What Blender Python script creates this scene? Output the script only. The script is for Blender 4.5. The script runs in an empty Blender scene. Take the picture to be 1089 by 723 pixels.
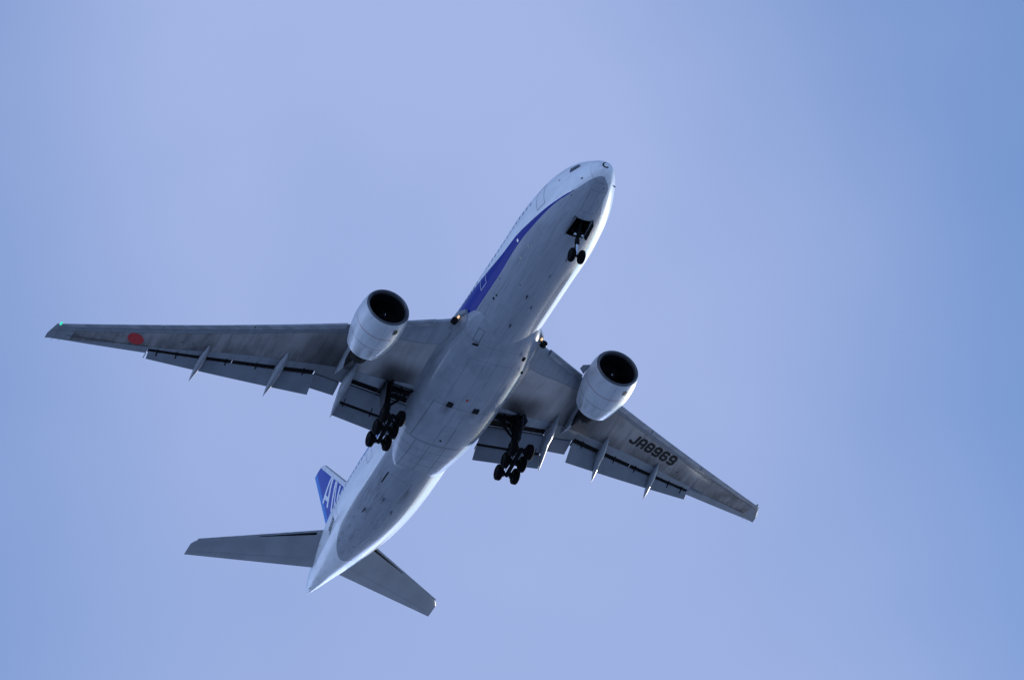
import bpy, math, random
import numpy as np
from mathutils import Matrix, Vector
random.seed(4)
S = bpy.context.scene
C = bpy.data.collections.new('scene'); S.collection.children.link(C)
H = 436.16                       # height of the aircraft above the ground (camera 1.7 m up)

# ------------------------------------------------------------------ camera
W3 = (0.583330093, -0.867391937, 1.81757970)
T3 = np.array((7.34760017, -14.0923453, 675.682138)); FPX = 9346.846
w = np.array(W3); th = np.linalg.norm(w); k = w/th
K = np.array([[0, -k[2], k[1]], [k[2], 0, -k[0]], [-k[1], k[0], 0]])
Rm = np.eye(3) + math.sin(th)*K + (1-math.cos(th))*K@K
pos = -Rm.T@T3
cam = bpy.data.cameras.new('camera'); co = bpy.data.objects.new('camera', cam); C.objects.link(co)
cam.sensor_width = 36; cam.lens = 36*FPX/1089; cam.clip_start = 1; cam.clip_end = 60000
m = Matrix.Identity(4)
for i in range(3):
    m[i][0] = Rm[0][i]; m[i][1] = -Rm[1][i]; m[i][2] = -Rm[2][i]; m[i][3] = pos[i] + (H if i == 2 else 0)
co.matrix_world = m; S.camera = co

# ------------------------------------------------------------------ sky, sun, exposure
SUN = Vector((0.62, -0.76, 0.27)).normalized()
elev = math.asin(SUN.z); rot = math.atan2(SUN.x, SUN.y)
EXPO = 0.80; SKY = 0.069
wd = bpy.data.worlds.new('World'); S.world = wd; wd.use_nodes = True
nt = wd.node_tree; nt.nodes.clear()
out = nt.nodes.new('ShaderNodeOutputWorld'); bg = nt.nodes.new('ShaderNodeBackground')
sky = nt.nodes.new('ShaderNodeTexSky'); sky.sky_type = 'NISHITA'; sky.sun_disc = False
sky.sun_elevation = elev; sky.sun_rotation = rot; sky.air_density = 1.0; sky.dust_density = 0.6; sky.ozone_density = 1.5
tc = nt.nodes.new('ShaderNodeTexCoord')
def wnoise(scale, detail, rough, off):
    mp = nt.nodes.new('ShaderNodeMapping'); mp.inputs['Location'].default_value = off
    nt.links.new(tc.outputs['Generated'], mp.inputs['Vector'])
    n = nt.nodes.new('ShaderNodeTexNoise'); n.inputs['Scale'].default_value = scale
    n.inputs['Detail'].default_value = detail; n.inputs['Roughness'].default_value = rough
    nt.links.new(mp.outputs[0], n.inputs['Vector']); return n.outputs['Fac']
def wm(op, a, b):
    n = nt.nodes.new('ShaderNodeMath'); n.operation = op
    for i, v in enumerate((a, b)):
        if isinstance(v, (int, float)): n.inputs[i].default_value = v
        else: nt.links.new(v, n.inputs[i])
    return n.outputs[0]
n1 = wnoise(18, 3, .5, (3.1, 1.7, 0.4)); n2 = wnoise(7, 2, .5, (0.3, 5.2, 2.0))
mixn = wm('ADD', wm('MULTIPLY', n1, .45), wm('MULTIPLY', n2, .55))
mr = nt.nodes.new('ShaderNodeMapRange'); mr.inputs['From Min'].default_value = .36; mr.inputs['From Max'].default_value = .64
mr.inputs['To Min'].default_value = -.17; mr.inputs['To Max'].default_value = .15
nt.links.new(mixn, mr.inputs['Value'])
mx = nt.nodes.new('ShaderNodeMix'); mx.data_type = 'RGBA'
CLOUD = (3.42, 4.32, 7.25)
mx.inputs['B'].default_value = (*CLOUD, 1)
sepw = nt.nodes.new('ShaderNodeSeparateXYZ'); nt.links.new(tc.outputs['Generated'], sepw.inputs[0])
hz = nt.nodes.new('ShaderNodeMapRange'); nt.links.new(sepw.outputs['Z'], hz.inputs['Value'])
for nm_, v_ in (('From Min', 0.0), ('From Max', .56), ('To Min', 7.0), ('To Max', .90)): hz.inputs[nm_].default_value = v_
cv = nt.nodes.new('ShaderNodeVectorMath'); cv.operation = 'SCALE'; cv.inputs[0].default_value = CLOUD; nt.links.new(hz.outputs[0], cv.inputs['Scale'])
nt.links.new(cv.outputs[0], mx.inputs['B'])
# sky colour darkened towards both sides of the view by thinning the cloud mix
dp = nt.nodes.new('ShaderNodeVectorMath'); dp.operation = 'DOT_PRODUCT'; dp.inputs[1].default_value = tuple(Rm[0]); nt.links.new(tc.outputs['Generated'], dp.inputs[0])
dv = nt.nodes.new('ShaderNodeVectorMath'); dv.operation = 'DOT_PRODUCT'; dv.inputs[1].default_value = tuple(-Rm[1]); nt.links.new(tc.outputs['Generated'], dv.inputs[0])
def wr(sock, a, b_, c_, d_):
    n = nt.nodes.new('ShaderNodeMapRange'); n.interpolation_type = 'SMOOTHSTEP'; nt.links.new(sock, n.inputs['Value'])
    for nm_, v_ in (('From Min', a), ('From Max', b_), ('To Min', c_), ('To Max', d_)): n.inputs[nm_].default_value = v_
    return n.outputs[0]
side = wm('ADD', dp.outputs['Value'], wm('MULTIPLY', dv.outputs['Value'], .35))
dens = wm('ADD', wr(side, .005, .080, .92, .22), wr(dp.outputs['Value'], -.030, -.075, 0, -.52))
dens = wm('ADD', dens, mr.outputs[0])
nt.links.new(dens, mx.inputs['Factor']); 
sk2 = nt.nodes.new('ShaderNodeVectorMath'); sk2.operation = 'MULTIPLY'; sk2.inputs[1].default_value = (.46, .82, 1.28); nt.links.new(sky.outputs[0], sk2.inputs[0])
nt.links.new(sk2.outputs[0], mx.inputs['A'])
nt.links.new(mx.outputs['Result'], bg.inputs['Color']); bg.inputs['Strength'].default_value = SKY
nt.links.new(bg.outputs[0], out.inputs['Surface'])
sl = bpy.data.lights.new('sun', 'SUN'); sl.energy = 2.7; sl.angle = math.radians(.5); sl.color = (1.0, .94, .86)
so = bpy.data.objects.new('sun', sl); C.objects.link(so); so.location = (0, -100, H+200)
so.rotation_euler = (-SUN).to_track_quat('-Z', 'Y').to_euler()
vs = S.view_settings; vs.view_transform = 'Standard'; vs.look = 'None'; vs.gamma = 1; vs.exposure = EXPO; vs.use_curve_mapping = False

# ------------------------------------------------------------------ node expression helper
class Nd:
    """tiny wrapper: arithmetic on shader sockets"""
    def __init__(s, t, sock): s.t = t; s.s = sock
    def _m(s, op, *a):
        n = s.t.nodes.new('ShaderNodeMath'); n.operation = op
        for i, v in enumerate((s,)+a):
            if isinstance(v, Nd): s.t.links.new(v.s, n.inputs[i])
            else: n.inputs[i].default_value = float(v)
        return Nd(s.t, n.outputs[0])
    def __add__(s, o): return s._m('ADD', o)
    __radd__ = __add__
    def __sub__(s, o): return s._m('SUBTRACT', o)
    def __rsub__(s, o): return (s*-1)+o
    def __mul__(s, o): return s._m('MULTIPLY', o)
    __rmul__ = __mul__
    def __truediv__(s, o): return s._m('DIVIDE', o)
    def abs(s): return s._m('ABSOLUTE')
    def lt(s, o): return s._m('LESS_THAN', o)
    def gt(s, o): return s._m('GREATER_THAN', o)
    def mn(s, o): return s._m('MINIMUM', o)
    def mx(s, o): return s._m('MAXIMUM', o)
    def pingpong(s, o): return s._m('PINGPONG', o)
    def inv(s): return 1 - s
    def ramp(s, a, b, c=0., d=1.):
        n = s.t.nodes.new('ShaderNodeMapRange'); n.interpolation_type = 'SMOOTHSTEP'
        s.t.links.new(s.s, n.inputs['Value'])
        for nm, v in (('From Min', a), ('From Max', b), ('To Min', c), ('To Max', d)): n.inputs[nm].default_value = v
        return Nd(s.t, n.outputs[0])
    def curve(s, pts):
        """piecewise curve: pts (x, y)"""
        x0, x1 = pts[0][0], pts[-1][0]; ys = [p[1] for p in pts]; y0, y1 = min(ys), max(ys)
        n = s.t.nodes.new('ShaderNodeFloatCurve'); c = n.mapping.curves[0]
        P = [((x-x0)/(x1-x0), (y-y0)/(y1-y0)) for x, y in pts]
        c.points[0].location = P[0]; c.points[1].location = P[-1]
        for p in P[1:-1]: c.points.new(*p)
        n.mapping.update()
        q = (s - x0)*(1/(x1-x0)); s.t.links.new(q.s, n.inputs['Value'])
        return Nd(s.t, n.outputs[0])*(y1-y0) + y0
def newmat(name):
    m = bpy.data.materials.new(name); m.use_nodes = True; t = m.node_tree
    b = t.nodes['Principled BSDF']
    tc = t.nodes.new('ShaderNodeTexCoord'); sp = t.nodes.new('ShaderNodeSeparateXYZ')
    t.links.new(tc.outputs['Object'], sp.inputs[0])
    return m, t, b, [Nd(t, o) for o in sp.outputs], tc.outputs['Object']
def noise(t, vec, scale, stretch=(1, 1, 1), detail=4, rough=.55):
    mp = t.nodes.new('ShaderNodeMapping'); mp.inputs['Scale'].default_value = stretch
    t.links.new(vec, mp.inputs[0]); n = t.nodes.new('ShaderNodeTexNoise')
    n.inputs['Scale'].default_value = scale; n.inputs['Detail'].default_value = detail; n.inputs['Roughness'].default_value = rough
    t.links.new(mp.outputs[0], n.inputs['Vector']); return Nd(t, n.outputs['Fac'])
def mixc(t, f, a, b):
    n = t.nodes.new('ShaderNodeMix'); n.data_type = 'RGBA'
    if isinstance(f, Nd): t.links.new(f.s, n.inputs['Factor'])
    else: n.inputs['Factor'].default_value = f
    for nm, v in (('A', a), ('B', b)):
        if isinstance(v, tuple): n.inputs[nm].default_value = (*v, 1)
        else: t.links.new(v, n.inputs[nm])
    return n.outputs['Result']
def dark(t, col, f):       # multiply a colour by a 0..1 dirt factor
    n = t.nodes.new('ShaderNodeVectorMath'); n.operation = 'SCALE'
    if isinstance(col, tuple): n.inputs[0].default_value = col
    else: t.links.new(col, n.inputs[0])
    t.links.new(f.s, n.inputs['Scale']); return n.outputs[0]
def period(a, p, off, wd): # 1 on thin lines repeated along a coordinate
    return ((a - off).pingpong(p/2)).lt(wd)
def rect(x, y, x0, x1, y0, y1, wd): # 1 on the outline of a rectangle
    dx = (x - (x0+x1)/2).abs() - (x1-x0)/2; dy = (y - (y0+y1)/2).abs() - (y1-y0)/2
    return dx.mx(dy).abs().lt(wd)
def box(x, y, x0, x1, y0, y1, soft=.3):
    dx = (x - (x0+x1)/2).abs() - (x1-x0)/2; dy = (y - (y0+y1)/2).abs() - (y1-y0)/2
    return dx.mx(dy).ramp(-soft, soft, 1, 0)
def setb(b, rough=.4, metal=0., coat=0., spec=.5):
    b.inputs['Roughness'].default_value = rough; b.inputs['Metallic'].default_value = metal
    b.inputs['Coat Weight'].default_value = coat; b.inputs['Coat Roughness'].default_value = .12
    b.inputs['Specular IOR Level'].default_value = spec
def simple(name, col, rough=.45, metal=0., var=.12, scale=3., stretch=(1, 1, 1), spec=.5):
    m, t, b, X, vec = newmat(name)
    n = noise(t, vec, scale, stretch).ramp(.3, .7, 1-var, 1+var*.5)
    t.links.new(dark(t, col, n), b.inputs['Base Color']); setb(b, rough, metal, 0, spec if max(col) > .04 else .12); return m
def emis(name, col, st):
    m, t, b, X, vec = newmat(name); b.inputs['Base Color'].default_value = (*col, 1)
    b.inputs['Emission Color'].default_value = (*col, 1); b.inputs['Emission Strength'].default_value = st; return m

WHITE = (.78, .79, .80); GREY = (.33, .35, .39); BLUE = (.004, .018, .24); LBLUE = (.03, .20, .60)
# --- fuselage paint
FP, t, b, (x, y, z), vec = newmat('fuselage_paint')
zb = x.curve([(0, -1.66), (2, -1.62), (3, -1.6), (5.2, -1.45), (8.3, -1.36), (12, -1.3), (15, -1.38), (20, -1.37), (34, -1.5), (41, -1.62), (45, -1.48), (48, -1.26), (51, -1.02), (56, -.93), (63, -.93)])
zt = x.curve([(0, -1.7), (2.7, -1.61), (3.6, -1.48), (5.2, -1.30), (8, -.98), (10.6, -.65), (14, -.33), (16.3, 0.02), (20, .6), (26, 1.4), (32, 2.3), (38, 3.4), (63, 4.0)])
zl = x.curve([(0, -2.2), (20, -2.2), (26, -1.4), (31, -1.1), (36, -.35), (39, .2), (43, .8), (47, 1.35), (54, 2.6), (63, 4)])
zbp = x.curve([(0, -1.75), (1.5, -1.92), (4, -2.38), (8.3, -2.44), (20, -2.46), (38, -2.8), (42, -2.74), (45.5, -2.52), (50, -1.87), (52.4, -1.36), (54.2, -1.0), (63, -1.0)])
port = y.ramp(-.35, .35, 1, 0)
zb = zb*(1 - port) + zbp*port
belly = z.lt(zb)
blue = z.lt(zt)*z.gt(zl)*(y.gt(0).mx(z.gt(-1.15)))
lb = z.lt(zl + 1.7)*z.gt(zl)*x.gt(26)
col = mixc(t, blue, WHITE, BLUE); col = mixc(t, lb, col, LBLUE); col = mixc(t, belly, col, GREY)
d = 1 - .13*noise(t, vec, .8, (.25, 1, 1)).ramp(.35, .75) - .10*noise(t, vec, 3.5, (.12, 1, 1), 5).ramp(.45, .75)
ln = period(x, 3.3, 1.5, .020)*.8*z.lt(zb)
ang = (y/(z + 0.0001))
ln2 = (period(y, 1.24, .31, .018)*z.lt(-2.2)*.7).mx(((z + 2.05).abs().lt(.02))*x.gt(4)*x.lt(44))
sp_ = noise(t, vec, 2.3, (1, 1, 1), 6, .7).ramp(.72, .78)
aft = x.ramp(38, 42)*noise(t, vec, 2.2, (.13, 1, 1), 6, .7).ramp(.5, .72)*belly
d = d*(1 - .16*ln)*(1 - .16*ln2*belly)*(1 - .45*sp_*belly)*(1 - .42*aft)*(1 - .22*belly*noise(t, vec, 5, (.06, 1, 1), 4, .7).ramp(.5, .75))
nb = rect(x, y, 1.75, 3.9, -.62, .62, .02).mx(rect(x, y, 1.75, 3.9, -.01, .63, .012))*z.lt(-1)
rad = (x - (z*-.10) - .83).abs().lt(.018)
hatch = rect(x, y, 40.2, 43.0, -.2, 1.8, .022)*z.lt(-1)
d = d*(1 - .4*nb)*(1 - .45*rad)*(1 - .3*hatch)
t.links.new(dark(t, col, d), b.inputs['Base Color']); setb(b, .16, 0, 0, .35); t.links.new((.35 - .27*blue).s, b.inputs['Specular IOR Level'])
bp_ = t.nodes.new('ShaderNodeBump'); bp_.inputs['Strength'].default_value = .08; bp_.inputs['Distance'].default_value = .02
bn = noise(t, vec, 1.4, (.35, 1, 1), 2); t.links.new(bn.s, bp_.inputs['Height']); t.links.new(bp_.outputs[0], b.inputs['Normal'])
# --- belly fairing
BF, t, b, (x, y, z), vec = newmat('belly_fairing_paint')
d = 1 - .12*noise(t, vec, .9, (.3, 1, 1)).ramp(.35, .75) - .10*noise(t, vec, 4, (.12, 1, 1), 5).ramp(.45, .75)
L = rect(x, y, 23.2, 29.2, -1.75, 1.75, .014).mx(rect(x, y, 23.2, 29.2, -.45, .45, .012)).mx(rect(x, y, 29.2, 34.2, -2.4, 2.4, .03)).mx(rect(x, y, 31.6, 34.2, -.5, .55, .02))
L = L.mx((x - 34.35).abs().lt(.035)).mx((x - 21.6).abs().lt(.014)).mx(rect(x, y, 20.3, 21.6, 1.75, 2.25, .03)).mx((y.abs() - .45).abs().lt(.012)*x.lt(34))
br = x.gt(34.4)*(period(x, 1.0, .4, .022).mx(period(y + (x - 34)*0.02, 1.25, .6, .03)))
stain = box(x, y, 29.1, 30.3, .95, 1.45, .35)*x.ramp(29.2, 31.2, 1, 0) + .6*box(x, y, 29.1, 30.1, -1.3, -.75, .3)*x.ramp(29.2, 30.8, 1, 0)
gr = noise(t, vec, 1.5, (.2, 1, 1), 6, .7).ramp(.55, .8)*x.ramp(33, 38)
d = d*(1 - .55*L)*(1 - .5*br)*(1 - .55*stain.mn(1))*(1 - .25*gr)
patch = noise(t, vec, .7, (1, 1, 1), 1).ramp(.4, .6, .94, 1.04)
t.links.new(dark(t, (.33, .35, .39), d*patch), b.inputs['Base Color']); setb(b, .18, 0, 0, .4)
# --- wing skin: painted leading edge, metallic-grey box, painted rear
def wing_mat(name, metal):
    m, t, b, (x, y, z), vec = newmat(name)
    ay = y.abs()
    le = 21.4 + (ay - 3.1)*.6415
    s = x - le                                        # metres aft of the leading edge
    te = ay.curve([(0, 32.0), (3, 32.0), (8.4, 32.2), (11.2, 32.55), (23.3, 37.4), (31, 41.4)])
    edge = ay.curve([(0, 3.3), (3, 3.0), (8, 1.7), (12, .95), (20, .85), (31, .55)])
    rear = ay.curve([(0, 2.0), (4, 1.7), (6.5, 1.2), (8.2, 1.15), (11, .75), (15, .42), (31, .45)])
    wob = noise(t, vec, .6, (1, 1, 1), 1).ramp(.2, .8, -.06, .06)
    skin = s.gt(edge + wob)*(te - x).gt(rear)*ay.lt(29.3)
    st = noise(t, vec, 2.2, (.10, 1, 1), 5, .6); cl = noise(t, vec, .5, (.6, 1, 1), 4)
    # soot behind the engine and along the rear of the box
    soot = ((ay - 10.6).abs().ramp(.4, 3.4, 1, 0))*x.ramp(26.3, 30.2)*(.82 + .18*st)
    rearsoot = (te - x).ramp(.2, 2.6, 1, 0)*noise(t, vec, 1.1, (.35, 1, 1), 5).ramp(.3, .65)
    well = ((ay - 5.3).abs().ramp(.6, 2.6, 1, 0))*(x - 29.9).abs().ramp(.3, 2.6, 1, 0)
    tipd = ay.ramp(24, 28)*noise(t, vec, 1.3, (.8, .5, 1), 5).ramp(.45, .62)
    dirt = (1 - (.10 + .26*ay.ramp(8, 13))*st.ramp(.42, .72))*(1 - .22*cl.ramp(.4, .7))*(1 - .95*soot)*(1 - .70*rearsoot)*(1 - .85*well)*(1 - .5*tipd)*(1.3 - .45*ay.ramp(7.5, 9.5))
    ribs = (ay + .16*s).pingpong(1.55).lt(.02)
    seam = (s - edge).abs().lt(.03).mx(((te - x) - rear).abs().lt(.02))
    sp1 = noise(t, vec, 3.1, (1, 1, 1), 5, .7).ramp(.73, .78)
    sk = dark(t, (.355, .335, .325), dirt*(1 - .25*ribs)*(1 - .5*sp1))
    gd = (1 + .35*ay.lt(8.2))*(1 - .16*noise(t, vec, 2.5, (.12, 1, 1), 5).ramp(.4, .7))*(1 - .3*((ay*1).pingpong(.8).lt(.018)))*(1 - .5*soot)
    pt = dark(t, (.225, .24, .262), gd)
    c = mixc(t, skin, pt, sk); c = dark(t, c, 1 - .5*seam)
    t.links.new(c, b.inputs['Base Color'])
    setb(b, .36, 0, .05); t.links.new((skin*metal).s, b.inputs['Metallic'])
    t.links.new((.40 + .12*st).s, b.inputs['Roughness'])
    return m
WM = wing_mat('wing_skin', .12)
FLAP = simple('flap_paint', (.18, .195, .22), .42, 0, .14, 1.0, (.3, 1, 1))
TAILP = simple('stabilizer_paint', (.28, .295, .315), .42, 0, .10, .7, (.5, 1, 1))
FAIR = simple('fairing_paint', (.24, .255, .28), .38, 0, .18, 2.0, (.3, 1, 1))
STRUT = simple('gear_metal', (.006, .006, .007), .7, 0, .3, 6)
CHROME = simple('oleo_chrome', (.75, .77, .80), .12, 1., .05)
GDOOR = simple('gear_door_paint', (.06, .065, .075), .45, 0, .2, 3)
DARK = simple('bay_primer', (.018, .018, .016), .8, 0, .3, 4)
COVE = simple('cove_shade', (.012, .012, .014), .8, 0, .2)  # near-black colour puts the shade of the flap gaps into the panels
BLACK = simple('black_paint', (.004, .004, .005), .5, 0, .1)
RED = simple('red_paint', (.50, .008, .012), .45, 0, .12, 4, (.3, 1, 1))
LIP = simple('inlet_lip_metal', (.10, .105, .12), .42, .6, .15, 5)
INNER = simple('inlet_liner', (.006, .006, .008), .7, 0, .2, 5)
FANM = simple('fan_blade_metal', (.012, .012, .014), .5, .3, .2, 4)
CORE = simple('hot_section_metal', (.004, .0037, .0035), .7, .2, .4, 4)
GLASS = simple('window_glass', (.03, .042, .07), .08, 0, .1)
SLATM = simple('slat_metal', (.30, .31, .335), .34, .25, .25, 2, (1, .3, 1))
SEAM = simple('door_seam', (.13, .14, .18), .6, 0, .1)
SEAML = simple('door_seam_white', (.62, .64, .70), .5, 0, .1)
PALE = simple('fin_lettering_white', (.78, .79, .82), .4, 0, .05)
# rubber
RUB, t, b, (x, y, z), vec = newmat('tyre_rubber'); b.inputs['Base Color'].default_value = (.0035, .0035, .004, 1); setb(b, .85, spec=.08)
# nacelle paint with seams and exhaust streaks
NAC, t, b, (x, y, z), vec = newmat('nacelle_paint')
d = 1 - .12*noise(t, vec, 1.2, (.3, 1, 1)).ramp(.35, .75) - .18*noise(t, vec, 3.2, (.14, 1, 1), 5).ramp(.5, .75)
seamn = (x - 23.75).abs().lt(.036); redl = (x - 22.35).abs().lt(.028)
drip = x.ramp(22.6, 25.4)*noise(t, vec, 1.3, (.10, 1, 1), 3, .6).ramp(.48, .72)
low = (x - 24.5).abs().ramp(.1, 1.0, 1, 0)*(y.abs() - 9.55).abs().ramp(.1, .75, 1, 0)*z.lt(-3.4)*noise(t, vec, 1.6, (.25, 1, 1), 4, .65).ramp(.35, .6)
seaml = ((y.abs() - 9.75).abs().lt(.014))*z.lt(-3)
c = dark(t, (.56, .58, .60), d*(1 - .6*seamn)*(1 - .45*drip)*(1 - .5*low)*(1 - .45*seaml))
c = mixc(t, redl*z.lt(-1.5), c, (.30, .03, .05))
t.links.new(c, b.inputs['Base Color']); setb(b, .3, 0, .3)
# fin paint
FIN, t, b, (x, y, z), vec = newmat('fin_paint')
sle = x - (54.0 + (z - 7.0)*.935)           # metres behind the leading edge
ste = (61.25 + (z - 12.3)*.40) - x          # metres ahead of the trailing edge
c = mixc(t, sle.lt(.62), (.014, .045, .36), (.70, .71, .73)); c = mixc(t, sle.lt(.12), c, (.25, .25, .26)); c = mixc(t, ste.lt(.55), c, LBLUE)
d = 1 - .1*noise(t, vec, 1.2, (.6, 1, 1)).ramp(.4, .7)
c = dark(t, c, d*(1 - .3*((ste - 2.2).abs().lt(.02)))); t.links.new(c, b.inputs['Base Color']); setb(b, .35, 0, 0, .3)

# ------------------------------------------------------------------ mesh helpers
def mesh(name, V, F, mat, parent=None, smooth=True, mats=None, idx=None):
    me = bpy.data.meshes.new(name); me.from_pydata([tuple(map(float, v)) for v in V], [], [tuple(map(int, f)) for f in F])
    import bmesh
    bm = bmesh.new(); bm.from_mesh(me)
    bmesh.ops.recalc_face_normals(bm, faces=bm.faces); bm.to_mesh(me); bm.free()
    for mm in (mats or [mat]): me.materials.append(mm)
    if idx is not None: me.polygons.foreach_set('material_index', idx)
    if smooth:
        me.polygons.foreach_set('use_smooth', [True]*len(me.polygons)); me.set_sharp_from_angle(angle=math.radians(38))
    o = bpy.data.objects.new(name, me); C.objects.link(o)
    if parent is not None: o.parent = parent
    return o
class MB:
    def __init__(s): s.V = []; s.F = []; s.I = []
    def add(s, V, F, i=0):
        n = len(s.V); s.V += [tuple(v) for v in V]; s.F += [tuple(a+n for a in f) for f in F]; s.I += [i]*len(F); return s
    def build(s, name, mat, parent, smooth=True, mats=None):
        return mesh(name, s.V, s.F, mat, parent, smooth, mats, s.I)
def loft(secs, closed=True, cap0=False, cap1=False):
    n = len(secs[0]); V = [p for q in secs for p in q]; F = []
    for i in range(len(secs)-1):
        for j in range(n if closed else n-1):
            a = i*n+j; b_ = i*n+(j+1) % n; F.append((a, b_, b_+n, a+n))
    if cap0: F.append(tuple(range(n)))
    if cap1: F.append(tuple(range((len(secs)-1)*n, len(secs)*n)))
    return V, F
def frame(d):
    d = Vector(d).normalized(); a = Vector((0, 0, 1)) if abs(d.z) < .9 else Vector((1, 0, 0))
    u = d.cross(a).normalized(); return d, u, d.cross(u)
def tube(p, q, r0, r1=None, n=14):
    r1 = r0 if r1 is None else r1; p = Vector(p); q = Vector(q); d, u, v = frame(q-p)
    secs = [[tuple(c + u*r*math.cos(2*math.pi*k/n) + v*r*math.sin(2*math.pi*k/n)) for k in range(n)] for c, r in ((p, r0), (q, r1))]
    return loft(secs, True, True, True)
def boxm(c, sx, sy, sz, rot=None, bev=.0):
    V = [Vector((a*sx/2, b_*sy/2, c_*sz/2)) for a in (-1, 1) for b_ in (-1, 1) for c_ in (-1, 1)]
    if rot is not None: V = [rot @ v for v in V]
    V = [tuple(v + Vector(c)) for v in V]
    return V, [(0, 1, 3, 2), (4, 6, 7, 5), (0, 4, 5, 1), (2, 3, 7, 6), (0, 2, 6, 4), (1, 5, 7, 3)]
def prism(poly, thick_vec):
    n = len(poly); t_ = Vector(thick_vec); V = [tuple(Vector(p)) for p in poly] + [tuple(Vector(p)+t_) for p in poly]
    return V, [tuple(range(n)), tuple(range(2*n-1, n-1, -1))] + [(i, (i+1) % n, (i+1) % n+n, i+n) for i in range(n)]
def lathe(center, axis, prof, n=48):
    d, u, v = frame(axis); c = Vector(center)
    return loft([[tuple(c + d*a + (u*math.cos(2*math.pi*k/n) + v*math.sin(2*math.pi*k/n))*r) for k in range(n)] for a, r in prof])
def interp(x, T):
    """smooth (Catmull/Hermite) interpolation of table rows (x, a, b, ...)"""
    T = np.array(T, float); X = T[:, 0]; Y = T[:, 1:]
    D = np.gradient(Y, X, axis=0)
    i = int(np.clip(np.searchsorted(X, x)-1, 0, len(X)-2)); h = X[i+1]-X[i]; s = (x-X[i])/h
    return (2*s**3-3*s*s+1)*Y[i] + (s**3-2*s*s+s)*h*D[i] + (-2*s**3+3*s*s)*Y[i+1] + (s**3-s*s)*h*D[i+1]

# ------------------------------------------------------------------ setting
g = mesh('bounce_ground', [(-30000, -30000, 0), (30000, -30000, 0), (30000, 30000, 0), (-30000, 30000, 0)], [(0, 1, 2, 3)], None, mats=[], smooth=False)
GM, t, b, X, vec = newmat('ground_bounce_tint')
gn = noise(t, vec, .004, detail=6).ramp(.35, .65); t.links.new(mixc(t, gn, (.205, .275, .37), (.24, .315, .42)), b.inputs['Base Color']); setb(b, .6, spec=.25)  # unseen ground, tinted pale blue to bounce light onto the underside
g.data.materials.clear(); g.data.materials.append(GM); g['kind'] = 'structure'

# ------------------------------------------------------------------ the airliner
root = bpy.data.objects.new('airliner', None); C.objects.link(root); root.location = (0, 0, H)
root.empty_display_size = 5
root['label'] = 'white twin-engine jet airliner with grey belly and blue side stripe, flying overhead with wheels down'
root['category'] = 'airliner'

# fuselage: rows (sqrt(x), zc, half height, half width)
PR = [[0, -.93, 0, 0], [.02, -.93, .16, .16], [.1, -.93, .37, .37], [.3, -.93, .62, .60], [.6, -.90, .86, .82], [1, -.82, 1.13, 1.06], [1.5, -.73, 1.40, 1.29], [2, -.62, 1.65, 1.50], [2.5, -.51, 1.89, 1.70],
      [3, -.41, 2.11, 1.88], [4, -.27, 2.46, 2.20], [5, -.17, 2.70, 2.47], [6, -.10, 2.86, 2.68], [8, -.03, 3.02, 2.94], [9, -.01, 3.07, 3.03], [10, 0, 3.1, 3.1], [14, 0, 3.1, 3.1], [20, 0, 3.1, 3.1], [30, 0, 3.1, 3.1], [38, 0, 3.1, 3.1], [41, .02, 3.09, 3.1],
      [44, .08, 3.03, 3.07], [47, .24, 2.86, 2.95], [50, .50, 2.56, 2.68], [53, .85, 2.17, 2.24], [56, 1.22, 1.69, 1.72], [59, 1.60, 1.15, 1.07], [61, 1.80, .78, .62], [62.2, 1.90, .52, .27], [62.7, 1.93, .36, .07]]
PRS = [[math.sqrt(r[0])]+r[1:] for r in PR]
def fus(x):
    return interp(math.sqrt(max(x, 0)), PRS)
def fus_pt(x, a, off=0.):       # a: angle, 0 starboard, -pi/2 bottom
    zc, h, w_ = fus(x); return (x, (w_+off)*math.cos(a), zc + (h+off)*math.sin(a))
BX0, BX1, BA = 4.62, 6.58, math.radians(15)
xs = sorted(set([0.0005, .004, .012, .03, .06, .1, .16, .24, .34, .46, .6, .75, .9, 1.1, 1.35, 1.65, 2, 2.4, 2.8, 3.2, 3.6, 4.0, 4.3, BX0, 5.1, 5.5, 5.9, 6.3, BX1] + [7+i*1.0 for i in range(56)] + [62.3, 62.5, 62.7]))
NA = 96; angs = [-math.pi/2 + 2*math.pi*k/NA for k in range(NA)]   # 3.75 deg steps, 15 deg is a grid line
V, F = loft([[fus_pt(x_, a) for a in angs] for x_ in xs], True, True, True)
def inbay(f):
    if len(f) != 4: return False
    cx = sum(V[i][0] for i in f)/4
    if not BX0 < cx < BX1: return False
    zc, h, w_ = fus(cx); cy = sum(V[i][1] for i in f)/4; cz = sum(V[i][2] for i in f)/4
    return cz < zc and abs(math.atan2(cy/w_, -(cz-zc)/h)) < BA
F = [f for f in F if not inbay(f)]
fuselage = mesh('fuselage', V, F, FP, root)
def hullstrip(x0, x1, a0, a1, nx, na, off, mb, i=0):     # curved patch lying on the fuselage skin
    q = [[fus_pt(x0+(x1-x0)*k/nx, a0+(a1-a0)*j/na, off) for j in range(na+1)] for k in range(nx+1)]
    V_, F_ = loft(q, False); mb.add(V_, F_, i)
def za(x, z):                  # angle on the starboard side at height z
    zc, h, w_ = fus(x); return math.asin(max(-1, min(1, (z-zc)/h)))
# nose wheel bay liner
mb = MB()
for y0 in (-.78, .78):
    mb.add(*boxm((5.6, y0, -2.2), 2.0, .03, 1.3))
mb.add(*boxm((BX0-.04, 0, -2.1), .03, 1.53, 1.3)); mb.add(*boxm((BX1+.1, 0, -2.2), .03, 1.53, 1.3)); mb.add(*boxm((5.6, 0, -1.5), 2.0, 1.6, .03))
mb.build('nose_wheel_well', DARK, fuselage, False)
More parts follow.
